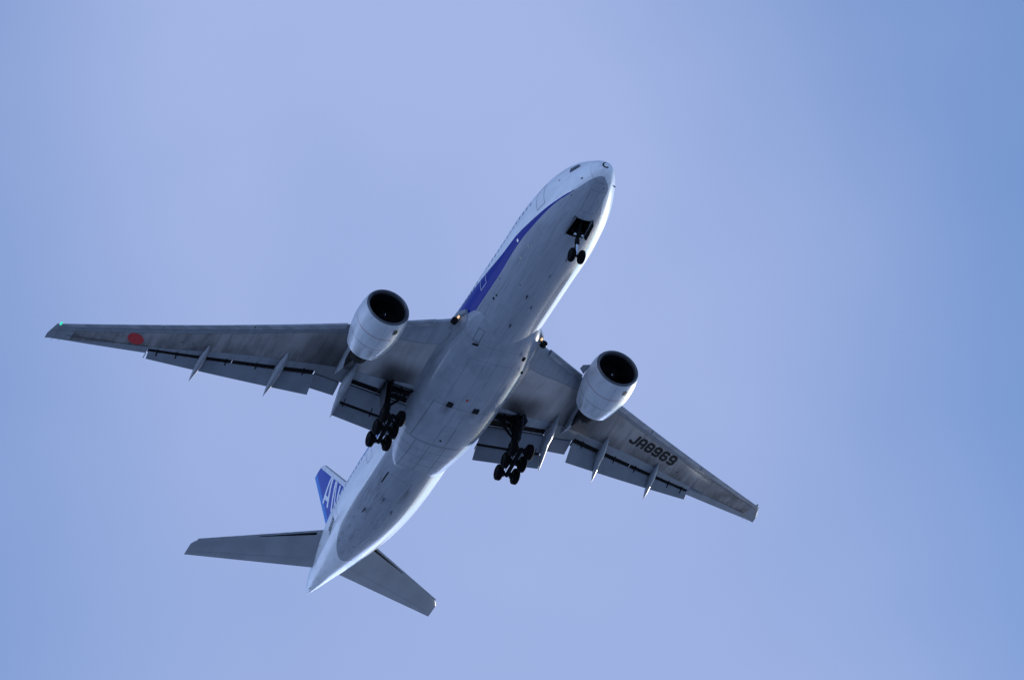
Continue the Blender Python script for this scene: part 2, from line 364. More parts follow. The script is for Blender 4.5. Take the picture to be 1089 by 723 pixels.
# cockpit windows
def winpoly(pts, name, parent, mat=GLASS):
    for sgn in (1, -1):
        P = [fus_pt(x_, za(x_, z_), .012) for x_, z_ in pts]
        P = [(p[0], p[1]*sgn, p[2]) for p in P]
        # subdivide the quad so that it follows the skin
        q = []
        for i in range(11):
            row = []
            for j in range(11):
                u_, v_ = i/10, j/10
                x_ = (1-u_)*(1-v_)*pts[0][0]+u_*(1-v_)*pts[1][0]+u_*v_*pts[2][0]+(1-u_)*v_*pts[3][0]
                z_ = (1-u_)*(1-v_)*pts[0][1]+u_*(1-v_)*pts[1][1]+u_*v_*pts[2][1]+(1-u_)*v_*pts[3][1]
                p = fus_pt(x_, za(x_, z_), .06); row.append((p[0], p[1]*sgn, p[2]))
            q.append(row)
        mesh(name, *loft(q, False), mat, parent)
winpoly([(2.05, .16), (3.02, .08), (3.10, .56), (2.40, .60)], 'cockpit_window', fuselage)
# cabin windows (starboard ones individually, the far side's as one part)
def winpatch(x_, sgn):
    a0, a1 = za(x_, .50), za(x_, .86); hw = .125; mb = MB()
    hullstrip(x_-hw, x_+hw, a0+.02, a1-.02, 1, 3, .006, mb); hullstrip(x_-hw*.6, x_+hw*.6, a0, a1, 1, 3, .009, mb)
    V_ = [(p[0], p[1]*sgn, p[2]) for p in mb.V]; return V_, mb.F
skipx = [(6, 8), (16.6, 18.6), (40.4, 42.2), (51, 70)]
wx = [x_ for x_ in np.arange(8.4, 50.5, .62) if not any(a < x_ < b_ for a, b_ in skipx)]
CGL = simple('cabin_glass_sky_tint', (.10, .17, .30), .15, 0, .2)  # pale blue base colour stands in for sky reflected in the panes
for x_ in wx: mesh('cabin_window', *winpatch(x_, 1), CGL, fuselage)
mb = MB()
for x_ in wx: mb.add(*winpatch(x_, -1))
o = mb.build('cabin_window', GLASS, fuselage); o['kind'] = 'stuff'
# passenger door outlines
def door(x0, x1, z0, z1, mat, wd_=.045):
    for sgn in (1, -1):
        mb = MB(); 
        a0, a1 = za((x0+x1)/2, z0), za((x0+x1)/2, z1)
        hullstrip(x0, x0+wd_, a0, a1, 1, 10, .006, mb); hullstrip(x1-wd_, x1, a0, a1, 1, 10, .006, mb)
        da = wd_/3.1
        hullstrip(x0+wd_, x1-wd_, a0, a0+da, 3, 1, .006, mb); hullstrip(x0+wd_, x1-wd_, a1-da, a1, 3, 1, .006, mb)
        mb.V = [(p[0], p[1]*sgn, p[2]) for p in mb.V]; mb.build('passenger_door', mat, fuselage)
door(6.15, 7.3, -.78, 1.2, SEAM, .05)
door(17.0, 18.1, -.72, 1.2, SEAML, .05)
door(40.8, 41.9, -.72, 1.2, SEAM, .035); door(49.4, 50.5, -.5, 1.2, SEAM, .035)
# antennas, drain masts, small fittings
def blade(x_, a, hgt, ln_, mat, nm='antenna'):
    p = Vector(fus_pt(x_, a, -.02)); zc, h, w_ = fus(x_); n = Vector((0, math.cos(a), math.sin(a)))
    q = p + n*hgt
    mb = MB(); s = n.cross(Vector((1, 0, 0)))*.035
    mb.add([tuple(v) for v in (p+s, p-s, p-s+Vector((ln_, 0, 0)), p+s+Vector((ln_, 0, 0)), q+s*.3+Vector((.35*ln_, 0, 0)), q-s*.3+Vector((.35*ln_, 0, 0)), q-s*.3+Vector((ln_, 0, 0)), q+s*.3+Vector((ln_, 0, 0)))],
           [(0, 1, 2, 3), (4, 7, 6, 5), (0, 4, 5, 1), (1, 5, 6, 2), (2, 6, 7, 3), (3, 7, 4, 0)])
    mb.build(nm, mat, fuselage, False)
R = math.radians
for x_, a, h_, l_, m_ in [(14.5, -80, .22, .35, BLACK), (18.3, -83, .2, .3, BLACK), (11.5, -92, .16, .25, SEAM), (15.6, -95, .16, .3, SEAM), (9.2, -100, .15, .3, SEAM),
                          (43.0, -70, .35, .45, GDOOR), (45.4, -55, .30, .5, BLACK), (44.2, -92, .22, .4, SEAM), (1.55, -155, .2, .12, BLACK), (1.75, -20, .2, .12, BLACK), (3.0, -33, .1, .12, BLACK), (3.35, -38, .1, .12, BLACK)]:
    blade(x_, R(a), h_, l_, m_)
blade(61.3, R(-60), .3, .1, BLACK, 'static_wick')
def spot(x_, a, r, mat, nm, ln_=None):
    mb = MB(); zc, h, w_ = fus(x_); da = r/3.; hullstrip(x_-(ln_ or r), x_+(ln_ or r), a-da, a+da, 2, 2, .008, mb)
    mb.build(nm, mat, fuselage)
for x_, a, r in [(17.1, -40.4, .10), (16.6, -41.4, .08), (15.14, -30.3, .05), (13.9, -62, .05), (1.38, -103, .075), (47.4, -48, .05), (4.2, 8, .07), (8.2, -115, .05), (50.2, -84, .05)]:
    spot(x_, R(a), r, BLACK, 'vent_port')
for x_, a, r in [(10.87, -19.9, .11), (11.63, -41, .12), (9.95, -46.5, .08), (10.1, -40.5, .07), (11.9, -47, .06)]:
    spot(x_, R(a), r, simple('bare_metal', (.6, .58, .5), .25, .8), 'drain_fitting')
spot(40.9, R(-53), .05, BLACK, 'vent_port', .75)
spot(55.2, R(-12), .09, RED, 'red_marking'); 
# nose tip ring on the radome
def radome_ring():
    # a dark open ring following the nose surface around a point on it
    mb = MB(); q = []
    yc, zc_ = .09, -.86
    for k in range(21):
        a = R(85) - R(215)*k/20; row = []
        for r_ in (.19, .30):
            yy, zz = yc + r_*math.cos(a), zc_ + r_*math.sin(a)
            lo, hi = 0., 2.
            for _ in range(30):          # solve for x on the nose surface
                mid = (lo+hi)/2; c0, h0, w0 = fus(mid)
                inside = ((yy/max(w0, 1e-6))**2 + ((zz-c0)/max(h0, 1e-6))**2) < 1
                if inside: hi = mid
                else: lo = mid
            row.append((hi-.008, yy, zz))
        q.append(row)
    mb.add(*loft(q, False)); mb.build('radome_marking', BLACK, fuselage)
radome_ring()

# ------------------------------------------------------------------ lettering
def ribbon(path, t_, closed=False):
    P = [Vector((a, b_, 0)) for a, b_ in path]; n = len(P); L_, R_ = [], []
    for i in range(n):
        a = P[i-1] if (i > 0 or closed) else None; c_ = P[(i+1) % n] if (i < n-1 or closed) else None
        d1 = (P[i]-a).normalized() if a is not None else None; d2 = (c_-P[i]).normalized() if c_ is not None else None
        if d1 is None: d1 = d2
        if d2 is None: d2 = d1
        n1_ = Vector((-d1.y, d1.x, 0)); n2_ = Vector((-d2.y, d2.x, 0)); mm = (n1_+n2_).normalized(); s = t_/2/max(.35, mm.dot(n1_))
        L_.append(P[i]+mm*s); R_.append(P[i]-mm*s)
    quads = []
    for i in range(n if closed else n-1):
        j = (i+1) % n; quads.append((L_[i], L_[j], R_[j], R_[i]))
    return quads
def glyph(ch, w_=.62, t_=.2):
    e = t_/2; l, r, bt, tp = e, w_-e, e, 1-e; c_ = .10; md = .5
    if ch == 'J': return ribbon([(l, .33), (l, bt+c_), (l+c_, bt), (r-c_, bt), (r, bt+c_), (r, 1)], t_)
    if ch == 'A': return ribbon([(l, 0), (l, tp-c_*1.4), (l+c_*1.2, tp), (r-c_*1.2, tp), (r, tp-c_*1.4), (r, 0)], t_) + ribbon([(l+e, .40), (r-e, .40)], t_*.85)
    if ch == '8': return ribbon([(l, bt+c_), (l+c_, bt), (r-c_, bt), (r, bt+c_), (r, tp-c_), (r-c_, tp), (l+c_, tp), (l, tp-c_)], t_, True) + ribbon([(l+e, md), (r-e, md)], t_*.75)
    p9 = [(l, .27), (l, bt+c_), (l+c_, bt), (r-c_, bt), (r, bt+c_), (r, tp-c_), (r-c_, tp), (l+c_, tp), (l, tp-c_), (l, md+c_*.6), (l+c_*.8, md-.03), (r-e, md-.03)]
    if ch == '9': return ribbon(p9, t_)
    if ch == '6': return ribbon([(w_-a, 1-b_) for a, b_ in p9], t_)
    return []
def letters(name, text, fmap, mat, parent, adv=.80, sub=3, **kw):
    for i, ch in enumerate(text):
        mb = MB()
        for q in glyph(ch, **kw):
            A_, B_, C_, D_ = q; rows = []
            for a in range(sub+1):
                rows.append([fmap((A_.lerp(B_, a/sub)).lerp(D_.lerp(C_, a/sub), b_).x + i*adv, (A_.lerp(B_, a/sub)).lerp(D_.lerp(C_, a/sub), b_).y) for b_ in (0, .5, 1)])
            mb.add(*loft(rows, False))
        mb.build(name, mat, parent, False)

# ------------------------------------------------------------------ wings
def zw(y): y = abs(y); return -1.5 + .105*(y-3.1) + 1.3*((y-3.1)/27.4)**2
def pl(y, T): return float(np.interp(abs(y), [q[0] for q in T], [q[1] for q in T]))
LEf = lambda y: 21.4 + (abs(y)-3.1)*.6415 + .38 - .38*max(0, min(1, (abs(y)-29.4)/.8)) + max(0, abs(y)-30.3)*3.4
TEt = [(0, 32.15), (3, 32.1), (8.6, 32.15), (8.61, 33.0), (11.1, 33.0), (11.11, 32.65), (23.3, 37.45), (23.31, 38.05), (29.3, 40.35), (30.3, 40.75), (30.8, 41.02)]
SPt = [(0, 30.8), (8.6, 30.9), (11.1, 31.6), (23.3, 36.7), (30.3, 40.1), (30.8, 40.9)]
THt = [(0, 1.85), (3, 1.72), (6, 1.42), (9.6, 1.12), (15, .84), (20, .62), (26, .4), (30.3, .2), (30.65, .05)]
def wsec(y, thick=None):
    le, te, sp, th_ = LEf(y), pl(y, TEt), pl(y, SPt), pl(y, THt)
    fr = [0, .004, .015, .035, .07, .12, .2, .32, .46, .60, .7, .78, .86, .93, 1.]
    xs_ = [le + (sp-le)*f/.7 if f <= .7 else sp + (te-sp)*(f-.7)/.3 for f in fr]
    ch = (te-le)*1.25
    lo, up = [], []
    for x_ in xs_:
        s = (x_-le)/ch; 
        lz = .30*max(0, 1-s/.22)**2.2 + .10*max(0, (s-.55)/.25)**2*.6
        up_s = .30 + .70*(2.969*math.sqrt(s) - 1.26*s - 3.516*s*s + 2.843*s**3 - 1.036*s**4)/.98 - .25*s
        if s == 0: lz = up_s = .30
        lo.append((x_, zw(y)+th_*lz)); up.append((x_, zw(y)+th_*max(up_s, lz+.03)))
    return lo, up
def wlow(x_, y_):
    lo, up = wsec(y_); return float(np.interp(x_, [p[0] for p in lo], [p[1] for p in lo]))
YST = sorted([2.4, 3.35, 4.2, 5.0, 5.85, 7, 8.0, 8.6, 8.61, 9.6, 11.1, 11.11, 12.5, 14, 15.5, 17, 19, 21, 23.3, 23.31, 25, 27, 28.5, 29.4, 29.9, 30.3, 30.5, 30.65])
def pair(V_, sgn):      # mirror; the loaded wings flex, so spans differ slightly side to side
    out_ = []
    for p in V_:
        y_ = p[1]; k_ = max(0, (y_-12)/18.3)
        out_.append((p[0], (y_ + (.42 if sgn > 0 else -.28)*k_)*sgn if 12 < y_ < 32 else y_*sgn, p[2]))
    return out_
for sgn in (1, -1):
    secs = []
    for y_ in YST:
        lo, up = wsec(y_); secs.append([(x_, y_, z_) for x_, z_ in lo] + [(x_, y_, z_) for x_, z_ in reversed(up[1:])])
    V, F = loft(secs, True, True, True)
    NL = len(wsec(5)[0]); n = len(secs[0]); keep = []
    for f in F:
        if len(f) == 4 and all((i % n) < NL for i in f):
            cy = sum(V[i][1] for i in f)/4; cx = sum(V[i][0] for i in f)/4
            if 3.35 < cy < 5.85 and cx > 30.8 and max(i % n for i in f) - min(i % n for i in f) == 1: continue
        keep.append(f)
    wing = mesh('wing', pair(V, sgn), keep, WM, root)
    # wheel well liner (inside the wing, behind the rear spar)
    mb = MB()
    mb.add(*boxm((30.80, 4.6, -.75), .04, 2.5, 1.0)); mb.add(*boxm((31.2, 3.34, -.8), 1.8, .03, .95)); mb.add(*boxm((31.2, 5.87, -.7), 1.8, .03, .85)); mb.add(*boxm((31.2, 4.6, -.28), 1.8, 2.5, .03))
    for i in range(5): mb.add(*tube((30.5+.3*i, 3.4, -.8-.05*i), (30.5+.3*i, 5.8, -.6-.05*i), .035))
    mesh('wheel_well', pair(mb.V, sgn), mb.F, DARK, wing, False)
    # slats
    for y0, y1, k_ in [(4.9, 8.5, 4), (10.9, 17.0, 6), (17.08, 23.1, 6), (23.18, 30.15, 7)]:
        q = []
        for i in range(k_+1):
            y_ = y0+(y1-y0)*i/k_; th_ = pl(y_, THt); x0 = 21.4+(y_-3.1)*.6415; z0 = zw(y_)+th_*.30; c_ = .35+.33*th_**.7
            pr = [(0, -.10), (.015, -.02), (.06, .04), (.25, .20), (.6, .36), (1.05, .44), (1.0, .40), (.62, .26), (.42, .10), (.46, -.10), (.60, -.22), (.58, -.25), (.35, -.23), (.12, -.19), (.03, -.15)]
            q.append([(x0+a*c_*1.2, y_, z0+b_*th_**.6*.8) for a, b_ in pr])
        V_, F_ = loft(q, True, True, True); mesh('slat', pair(V_, sgn), F_, SLATM, wing)
    # flap panels: rows y, (x0,z0,x1,z1) with z relative to the wing's lower face
    def panel(name, y0, y1, A_, B_, tk, mat, k_=6, nose=.5):
        q = []
        for i in range(k_+1):
            u_ = i/k_; y_ = y0+(y1-y0)*u_; x0, z0, x1, z1 = [a+(b_-a)*u_ for a, b_ in zip(A_, B_)]
            z0 += zw(y_); z1 += zw(y_); L_ = math.hypot(x1-x0, z1-z0); dx, dz = (x1-x0)/L_, (z1-z0)/L_
            tt = tk[0]+(tk[1]-tk[0])*u_
            pr = [(0, .45), (.02, .15), (.08, .02), (.2, 0), (.6, 0), (1, -.0), (1, .04), (.6, .55), (.35, .9), (.18, 1), (.06, .85)]
            q.append([(x0+dx*a*L_-dz*b_*tt, y_, z0+dz*a*L_+dx*b_*tt) for a, b_ in pr])
        V_, F_ = loft(q, True, True, True); return mesh(name, pair(V_, sgn), F_, mat, wing)
    panel('inboard_flap', 3.25, 8.72, (32.55, -.30, 33.95, -.98), (32.50, -.34, 33.90, -.98), (.34, .30), FLAP)
    panel('inboard_aft_flap', 3.3, 8.9, (34.18, -1.05, 35.15, -1.80), (34.14, -1.05, 35.02, -1.72), (.17, .15), FLAP)
    panel('flaperon', 8.98, 11.0, (33.08, .02, 34.42, -.25), (33.10, .02, 34.56, -.25), (.26, .22), FLAP, 3)
    panel('outboard_flap', 11.12, 23.2, (33.0, -.16, 34.62, -.98), (37.62, -.08, 38.28, -.34), (.26, .14), FLAP, 10)
    panel('aileron', 23.4, 29.25, (38.07, .05, 38.35, .0), (40.36, .02, 40.58, 0), (.12, .06), FLAP, 4) if False else None
    # spoiler panels roofing the flap cove
    def roof(name, y0, y1, ext0, ext1, mat, k_=8):
        q = []
        for i in range(k_+1):
            y_ = y0+(y1-y0)*i/k_; e_ = ext0+(ext1-ext0)*i/k_; lo, up = wsec(y_); xt_, zt_ = up[-1]; zl2 = lo[-1][1]; h_ = max(.10, pl(y_, THt)*.26)
            q.append([(xt_-.25, y_, zl2+h_*.7), (xt_+e_, y_, zl2+h_*.35), (xt_+e_, y_, zl2+h_*.35+.03), (xt_-.25, y_, zl2+h_+.04)])
        V_, F_ = loft(q, True, True, True); return mesh(name, pair(V_, sgn), F_, mat, wing, False)
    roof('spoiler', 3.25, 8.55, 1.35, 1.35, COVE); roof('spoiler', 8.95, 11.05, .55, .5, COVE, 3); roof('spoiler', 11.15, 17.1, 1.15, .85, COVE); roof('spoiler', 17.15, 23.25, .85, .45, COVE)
    q = []
    for i in range(5):
        y_ = 3.3+5.4*i/4; q.append([(33.75, y_, zw(y_)-.86), (34.75, y_, zw(y_)-.98), (34.75, y_, zw(y_)-.95), (33.7, y_, zw(y_)-.70)])
    V_, F_ = loft(q, True, True, True); mesh('slot_blocker', pair(V_, sgn), F_, COVE, wing, False)  # added dark panel closing the open slot so it shows black
    # thin bright spoiler / cove lip above the inboard slot
    mb = MB(); mb.add(*tube((32.42, 3.4, zw(3.4)-.22), (32.38, 8.6, zw(8.6)-.24), .028)); mesh('flap_seal', pair(mb.V, sgn), mb.F, simple('bare_seal', (.55, .56, .58), .3, .6), wing)
    # linkages in the slots
    for y_ in (5.9, 8.2):
        mb = MB(); mb.add(*tube((32.1, y_, zw(y_)), (32.9, y_, zw(y_)-.35), .06)); mesh('flap_linkage', pair(mb.V, sgn), mb.F, STRUT, wing); mb = MB(); mb.add(*tube((33.6, y_, zw(y_)-.8), (34.6, y_, zw(y_)-1.25), .05)); mesh('flap_linkage', pair(mb.V, sgn), mb.F, STRUT, wing)
    for y_ in (12.0, 15.4, 17.6, 21.2, 22.6):
        x_ = pl(y_, TEt); mb = MB(); mb.add(*tube((x_-.15, y_, zw(y_)+.1), (x_+.5, y_, zw(y_)-.2), .05)); mesh('flap_linkage', pair(mb.V, sgn), mb.F, STRUT, wing)
    # flap-track fairings
    def canoe(P0, Pm, P1, wm_, hm):
        q = []; N_ = 22
        for i in range(N_+1):
            s = i/N_; a = Vector(P0).lerp(Vector(Pm), min(1, s/.55)) if s < .55 else Vector(Pm).lerp(Vector(P1), (s-.55)/.45)
            r_ = (math.sin(math.pi*min(1, s/.9)**.75)**.62 if s < .9 else 0)
            r_ = max(.03, (s/.4)**.6 if s < .4 else max(.02, 1-((s-.4)/.6)**1.7))
            r_ = min(1, r_)
            q.append([(a.x, a.y+wm_/2*r_*math.cos(th2), a.z+hm/2*r_*math.sin(th2)*(1 if math.sin(th2) < 0 else .8)) for th2 in [2*math.pi*k/16 for k in range(16)]])
        V_, F_ = loft(q, True, True, True); mesh('flap_track_fairing', pair(V_, sgn), F_, FAIR, wing)
    canoe((29.7, 8.62, zw(8.6)+.05), (32.9, 8.72, zw(8.7)-.55), (35.05, 8.95, zw(9)-2.05), .64, 1.05)
    canoe((31.7, 13.75, zw(13.8)+.05), (34.4, 13.9, zw(13.9)-.45), (36.35, 14.15, zw(14.1)-1.25), .62, .95)
    canoe((34.3, 19.3, zw(19.3)+.03), (36.6, 19.42, zw(19.4)-.35), (38.3, 19.6, zw(19.6)-.85), .52, .75)
    # static wicks and aileron hinge arm
    mb = MB(); mb.add(*tube((38.0, 23.3, zw(23.3)), (38.5, 23.35, zw(23.3)-.15), .03)); mesh('static_wick', pair(mb.V, sgn), mb.F, BLACK, wing)
    for y_ in (29.6, 30.1):
        x_ = pl(y_, TEt); mb = MB(); mb.add(*tube((x_-.02, y_, zw(y_)+.05), (x_+.28, y_, zw(y_)+.04), .012)); mesh('static_wick', pair(mb.V, sgn), mb.F, BLACK, wing)
    # aileron seam line as a proud strip
    q = []
    for i in range(13):
        y_ = 23.4+5.9*i/12; x_ = pl(y_, TEt)-(.95-.045*(y_-23.4)); q.append([(x_, y_, wlow(x_, y_)-.006), (x_+.05, y_, wlow(x_+.05, y_)-.006)])
    V_, F_ = loft(q, False); mesh('aileron_seam', pair(V_, sgn), F_, BLACK, wing, False)
    # lights
    x_, y_ = 21.5, 3.8
    mb = MB(); mb.add(*tube((x_-.02, y_, zw(y_)+.12), (x_+.35, y_, zw(y_)+.12), .27, .27, 20)); mesh('landing_light_housing', pair(mb.V, sgn), mb.F, BLACK, wing)
    mb = MB(); mb.add(*lathe((x_-.22, y_-.25, zw(y_)+.40), (1, 0, 0), [(0, .001), (.01, .04), (.05, .075), (.25, .09)], 16))
    mesh('landing_light', pair(mb.V, sgn), mb.F, emis('landing_light_glow', (1., .62, .32), .6), wing)
    th_ = 30.2; mb = MB(); mb.add(*lathe((LEf(30.1)-.28, 30.05, zw(30.1)+.06), (1, .1, 0), [(0, .002), (.04, .06), (.12, .09), (.35, .09), (.5, .002)], 14))
    if sgn > 0: mesh('navigation_light', pair(mb.V, sgn), mb.F, emis('green_light', (.05, .8, .45), .4), wing)
    else: mesh('navigation_light', pair(mb.V, sgn), mb.F, simple('light_lens', (.35, .36, .36), .1), wing)
    # wing markings
    if sgn > 0:
        q = [[(36.90+r_*math.cos(a), 24.55+r_*math.sin(a)) for r_ in (.001, .22, .44, .64)] for a in [2*math.pi*k/40 for k in range(41)]]
        V_, F_ = loft([[(a, b_, wlow(a, b_)-.008) for a, b_ in row] for row in q], False); mesh('red_disc_marking', pair(V_, 1), F_, RED, wing, False)
    else:
        def fm(s, v):
            x_ = 32.02 + .515*s*1.0 - 1.16*v; y_ = 15.50 + s*1.02 + .20*v; return (x_, -(y_-.28*(y_-12)/18.3), wlow(x_, y_)-.008)
        letters('registration_lettering', 'JA8969', fm, BLACK, wing, adv=.83, w_=.74, t_=.235)
    # small dark access marks
    for x_, y_, r_ in ((35.2, 21.3, .07), (34.9, 20.5, .05), (30.0, 16.0, .06), (27.9, 12.9, .05)):
        mb = MB(); mb.add([(x_+r_*math.cos(a), y_+r_*math.sin(a), wlow(x_, y_)-.010) for a in [2*math.pi*k/10 for k in range(10)]], [tuple(range(10))]); mesh('access_port', pair(mb.V, sgn), mb.F, BLACK, wing, False)

    # ---------------- engine
    ex, ey, ez = 20.65, 9.75, -2.52; ax_ = Vector((1, 0, -.035))
    if True:
        mb = MB(); mb.add(*lathe((ex, ey, ez), ax_, [(.13, 1.775), (.35, 1.86), (.9, 1.94), (1.7, 1.985), (2.5, 1.97), (3.2, 1.89), (3.9, 1.76), (4.5, 1.62), (4.95, 1.50), (4.93, 1.44), (4.3, 1.45), (3.2, 1.5)], 72))
        nac = mesh('engine_nacelle', pair(mb.V, sgn), mb.F, NAC, root)
        mb = MB(); mb.add(*lathe((ex, ey, ez), ax_, [(.13, 1.775), (.05, 1.72), (.0, 1.65), (.03, 1.58), (.12, 1.53), (.3, 1.49)], 72)); mesh('inlet_lip', pair(mb.V, sgn), mb.F, LIP, nac)
        mb = MB(); mb.add(*lathe((ex, ey, ez), ax_, [(.3, 1.49), (.8, 1.44), (1.4, 1.42), (3.2, 1.42)], 72)); mesh('inlet_duct', pair(mb.V, sgn), mb.F, INNER, nac)
        mb = MB(); d_, u_, v_ = frame(ax_); cc = Vector((ex, ey, ez))+d_*1.55
        for k in range(22):
            a0 = 2*math.pi*k/22; q = []
            for j in range(6):
                r_ = .36+(1.41-.36)*j/5; tw = .30*(j/5); ca = .13+.05*j/5
                e1 = u_*math.cos(a0+.12*j/5)+v_*math.sin(a0+.12*j/5); e2 = d_.cross(e1)
                bd = d_*math.cos(.5+tw)+e2*math.sin(.5+tw)
                q.append([tuple(cc+e1*r_-bd*ca), tuple(cc+e1*r_+bd*ca)])
            mb.add(*loft(q, False))
        mb.add(*lathe(tuple(cc+d_*.4), ax_, [(0, .2), (0, 1.43)], 48))
        mesh('fan', pair(mb.V, sgn), mb.F, FANM, nac)
        mb = MB(); mb.add(*lathe((ex, ey, ez), ax_, [(.85, .005), (.9, .06), (1.1, .19), (1.3, .29), (1.55, .37), (1.9, .38)], 32)); sp_o = mesh('spinner', pair(mb.V, sgn), mb.F, FANM, nac)
        mb = MB(); 
        for k in range(9):
            pass
        mb.add(*lathe(tuple(Vector((ex, ey, ez))+d_*.98+u_*.07), ax_, [(-.06, .001), (-.04, .05), (.03, .09)], 10)); mesh('spinner_mark', pair(mb.V, sgn), mb.F, PALE, nac)
        mb = MB(); mb.add(*lathe((ex, ey, ez), ax_, [(3.2, 1.42), (3.3, .9), (4.4, 1.05), (5.3, .98), (6.0, .80), (6.5, .66), (6.45, .6), (6.0, .58)], 48)); mb.add(*lathe((ex, ey, ez), ax_, [(6.0, .42), (6.7, .32), (7.3, .04)], 32))
        mesh('core_nozzle', pair(mb.V, sgn), mb.F, CORE, nac)
        # strake and cowl vents
        mb = MB(); a = R(160) ; pts = [(1.3, 1.95), (1.75, 2.42), (2.25, 2.48), (2.6, 2.0)]
        ur = Vector((0, math.cos(a), math.sin(a))); mb.add(*prism([tuple(Vector((ex+p, ey, ez))+ur*r_) for p, r_ in pts], (0, .03, .03))); mesh('nacelle_strake', pair(mb.V, sgn), mb.F, FAIR, nac, False)
        mb = MB(); a = -R(68); q = []
        for i in range(4):
            q.append([(ex+.55+.5*i/3, ey+1.97*math.cos(a+j*.05)*(1 if True else 1), ez-.03+1.97*math.sin(a+j*.05)) for j in range(5)])
        V_, F_ = loft(q, False)
        V_ = [(p[0], sgn*p[1], p[2]) for p in V_] if sgn > 0 else [(p[0], -p[1], p[2]) for p in V_]
        # the vent sits on the same (port-facing) side of both engines
        V_ = [(p[0], (2*ey-p[1]) if sgn > 0 else p[1], p[2]) for p in V_] if sgn > 0 else V_
        mesh('cowl_vent', V_, F_, BLACK, nac, False)
        # pylon
        q = []
        for x_, zb_, zt_, hw in [(22.2, -.62, -.5, .04), (22.9, -.9, -.22, .16), (24, -1.05, .02, .24), (25.4, -1.35, .1, .27), (26.6, -1.75, .1, .28), (28, -1.75, -.2, .27), (29.6, -1.55, -.4, .22), (31, -1.22, -.5, .13), (32.1, -.86, -.6, .03)]:
            q.append([(x_, ey+hw*c_, zb_+(zt_-zb_)*v0) for c_, v0 in ((-.5, 0), (.5, 0), (1, .15), (1, .85), (.6, 1), (-.6, 1), (-1, .85), (-1, .15))])
        V_, F_ = loft(q, True, True, True); pyl = mesh('engine_pylon', pair(V_, sgn), F_, FAIR, root)
        q = []
        for x_, zb_, zt_, hw in [(25.2, -2.1, -1.2, .2), (26.3, -2.25, -1.6, .34), (27.2, -2.2, -1.7, .36), (28.3, -2.0, -1.6, .32), (29.4, -1.78, -1.45, .18), (30.1, -1.55, -1.35, .04)]:
            q.append([(x_, ey+hw*c_, zb_+(zt_-zb_)*v0) for c_, v0 in ((-.4, 0), (.4, 0), (1, .4), (1, 1), (-1, 1), (-1, .4))])
        V_, F_ = loft(q, True, True, True); mesh('heat_shield', pair(V_, sgn), F_, CORE, pyl)

# ------------------------------------------------------------------ belly fairing
def sect(x_, w_, b_, zc_, up, ex_=2.6, n=64):
    o_ = []
    for k in range(n):
        a = -math.pi/2+2*math.pi*k/n; c_, s_ = math.cos(a), math.sin(a)
        o_.append((x_, w_*abs(c_)**(2/ex_)*(1 if c_ >= 0 else -1), zc_ + ((up if s_ > 0 else (zc_-b_))*abs(s_)**(2/ex_))*(1 if s_ >= 0 else -1)))
    return o_
BFT = [(18.6, 2.2, -2.5, -1.5, .4, 2.2), (19.6, 2.72, -2.84, -1.35, .6, 2.25), (20.4, 2.98, -3.02, -1.3, .9, 2.3), (21.3, 3.14, -3.14, -1.2, 1.0, 2.35), (22.8, 3.32, -3.31, -1.2, 1.1, 2.45), (24.5, 3.48, -3.52, -1.2, 1.2, 2.6),
       (27, 3.52, -3.60, -1.2, 1.2, 2.7), (30, 3.50, -3.62, -1.2, 1.2, 2.7), (33, 3.38, -3.60, -1.25, 1.1, 2.6), (34.6, 3.18, -3.52, -1.35, 1.0, 2.5), (36.0, 2.95, -3.40, -1.5, .8, 2.45), (37.0, 2.72, -3.28, -1.65, .6, 2.4), (37.8, 2.5, -3.17, -1.8, .4, 2.35), (38.5, 2.25, -3.06, -2.0, .3, 2.3), (39.3, 1.8, -2.9, -2.2, .2, 2.2)]
q = []
for x_ in np.linspace(18.6, 39.3, 60):
    r_ = interp(x_, [list(v) for v in BFT]); q.append(sect(x_, *r_))
V, F = loft(q, True, True, True); fairing = mesh('belly_fairing', V, F, BF, root)
for x_, y_ in ((28.92, 1.17), (28.9, -1.03)):
    mb = MB(); mb.add(*boxm((x_, y_, -3.60), .50, .46, .16)); mb.add(*boxm((x_+.05, y_, -3.69), .62, .56, .02)) if False else None
    mb.build('air_outlet', BLACK, fairing, False)
mb = MB(); mb.add(*lathe((27.9, .1, -3.58), (0, 0, -1), [(0, .12), (.08, .10), (.14, .002)], 14)); mb.build('beacon_light', RED, fairing)
mb = MB(); mb.add(*boxm((21.68, 2.0, -3.13), .18, .5, .08)); mb.build('ram_air_inlet', BLACK, fairing, False)
mb = MB(); mb.add(*boxm((21.9, -2.2, -3.13), .4, .22, .12)); mb.add(*boxm((23.6, -2.75, -3.05), .2, .16, .12)); mb.build('ram_air_inlet', BLACK, fairing, False)
mb = MB(); mb.add(*lathe((33.5, .1, -3.58), (0, 0, -1), [(0, .09), (.06, .07), (.1, .002)], 12)); mb.build('drain_mast', BLACK, fairing)
# wing root fillets
for sgn in (1, -1):
    q = []
    for x_, r_ in [(20.8, .10), (21.4, .36), (22.6, .34), (25, .26), (28, .22), (30.0, .18), (30.7, .08)]:
        y0 = interp(x_, [list(v) for v in BFT])[0]
        zl_ = wlow(max(x_, 22.0), 3.7)
        q.append([(x_, y0-.25, zl_+.35), (x_, y0-.25, -1.75-.3*(r_ > .3)), (x_, y0+.02, -1.62-.25*(r_ > .3)), (x_, y0+r_*.55, zl_-.10), (x_, y0+r_*1.5, zl_-.012), (x_, y0+r_*1.5, zl_+.35)])
    V_, F_ = loft(q, True, True, True); mesh('wing_root_fillet', pair(V_, sgn), F_, FAIR, fairing)

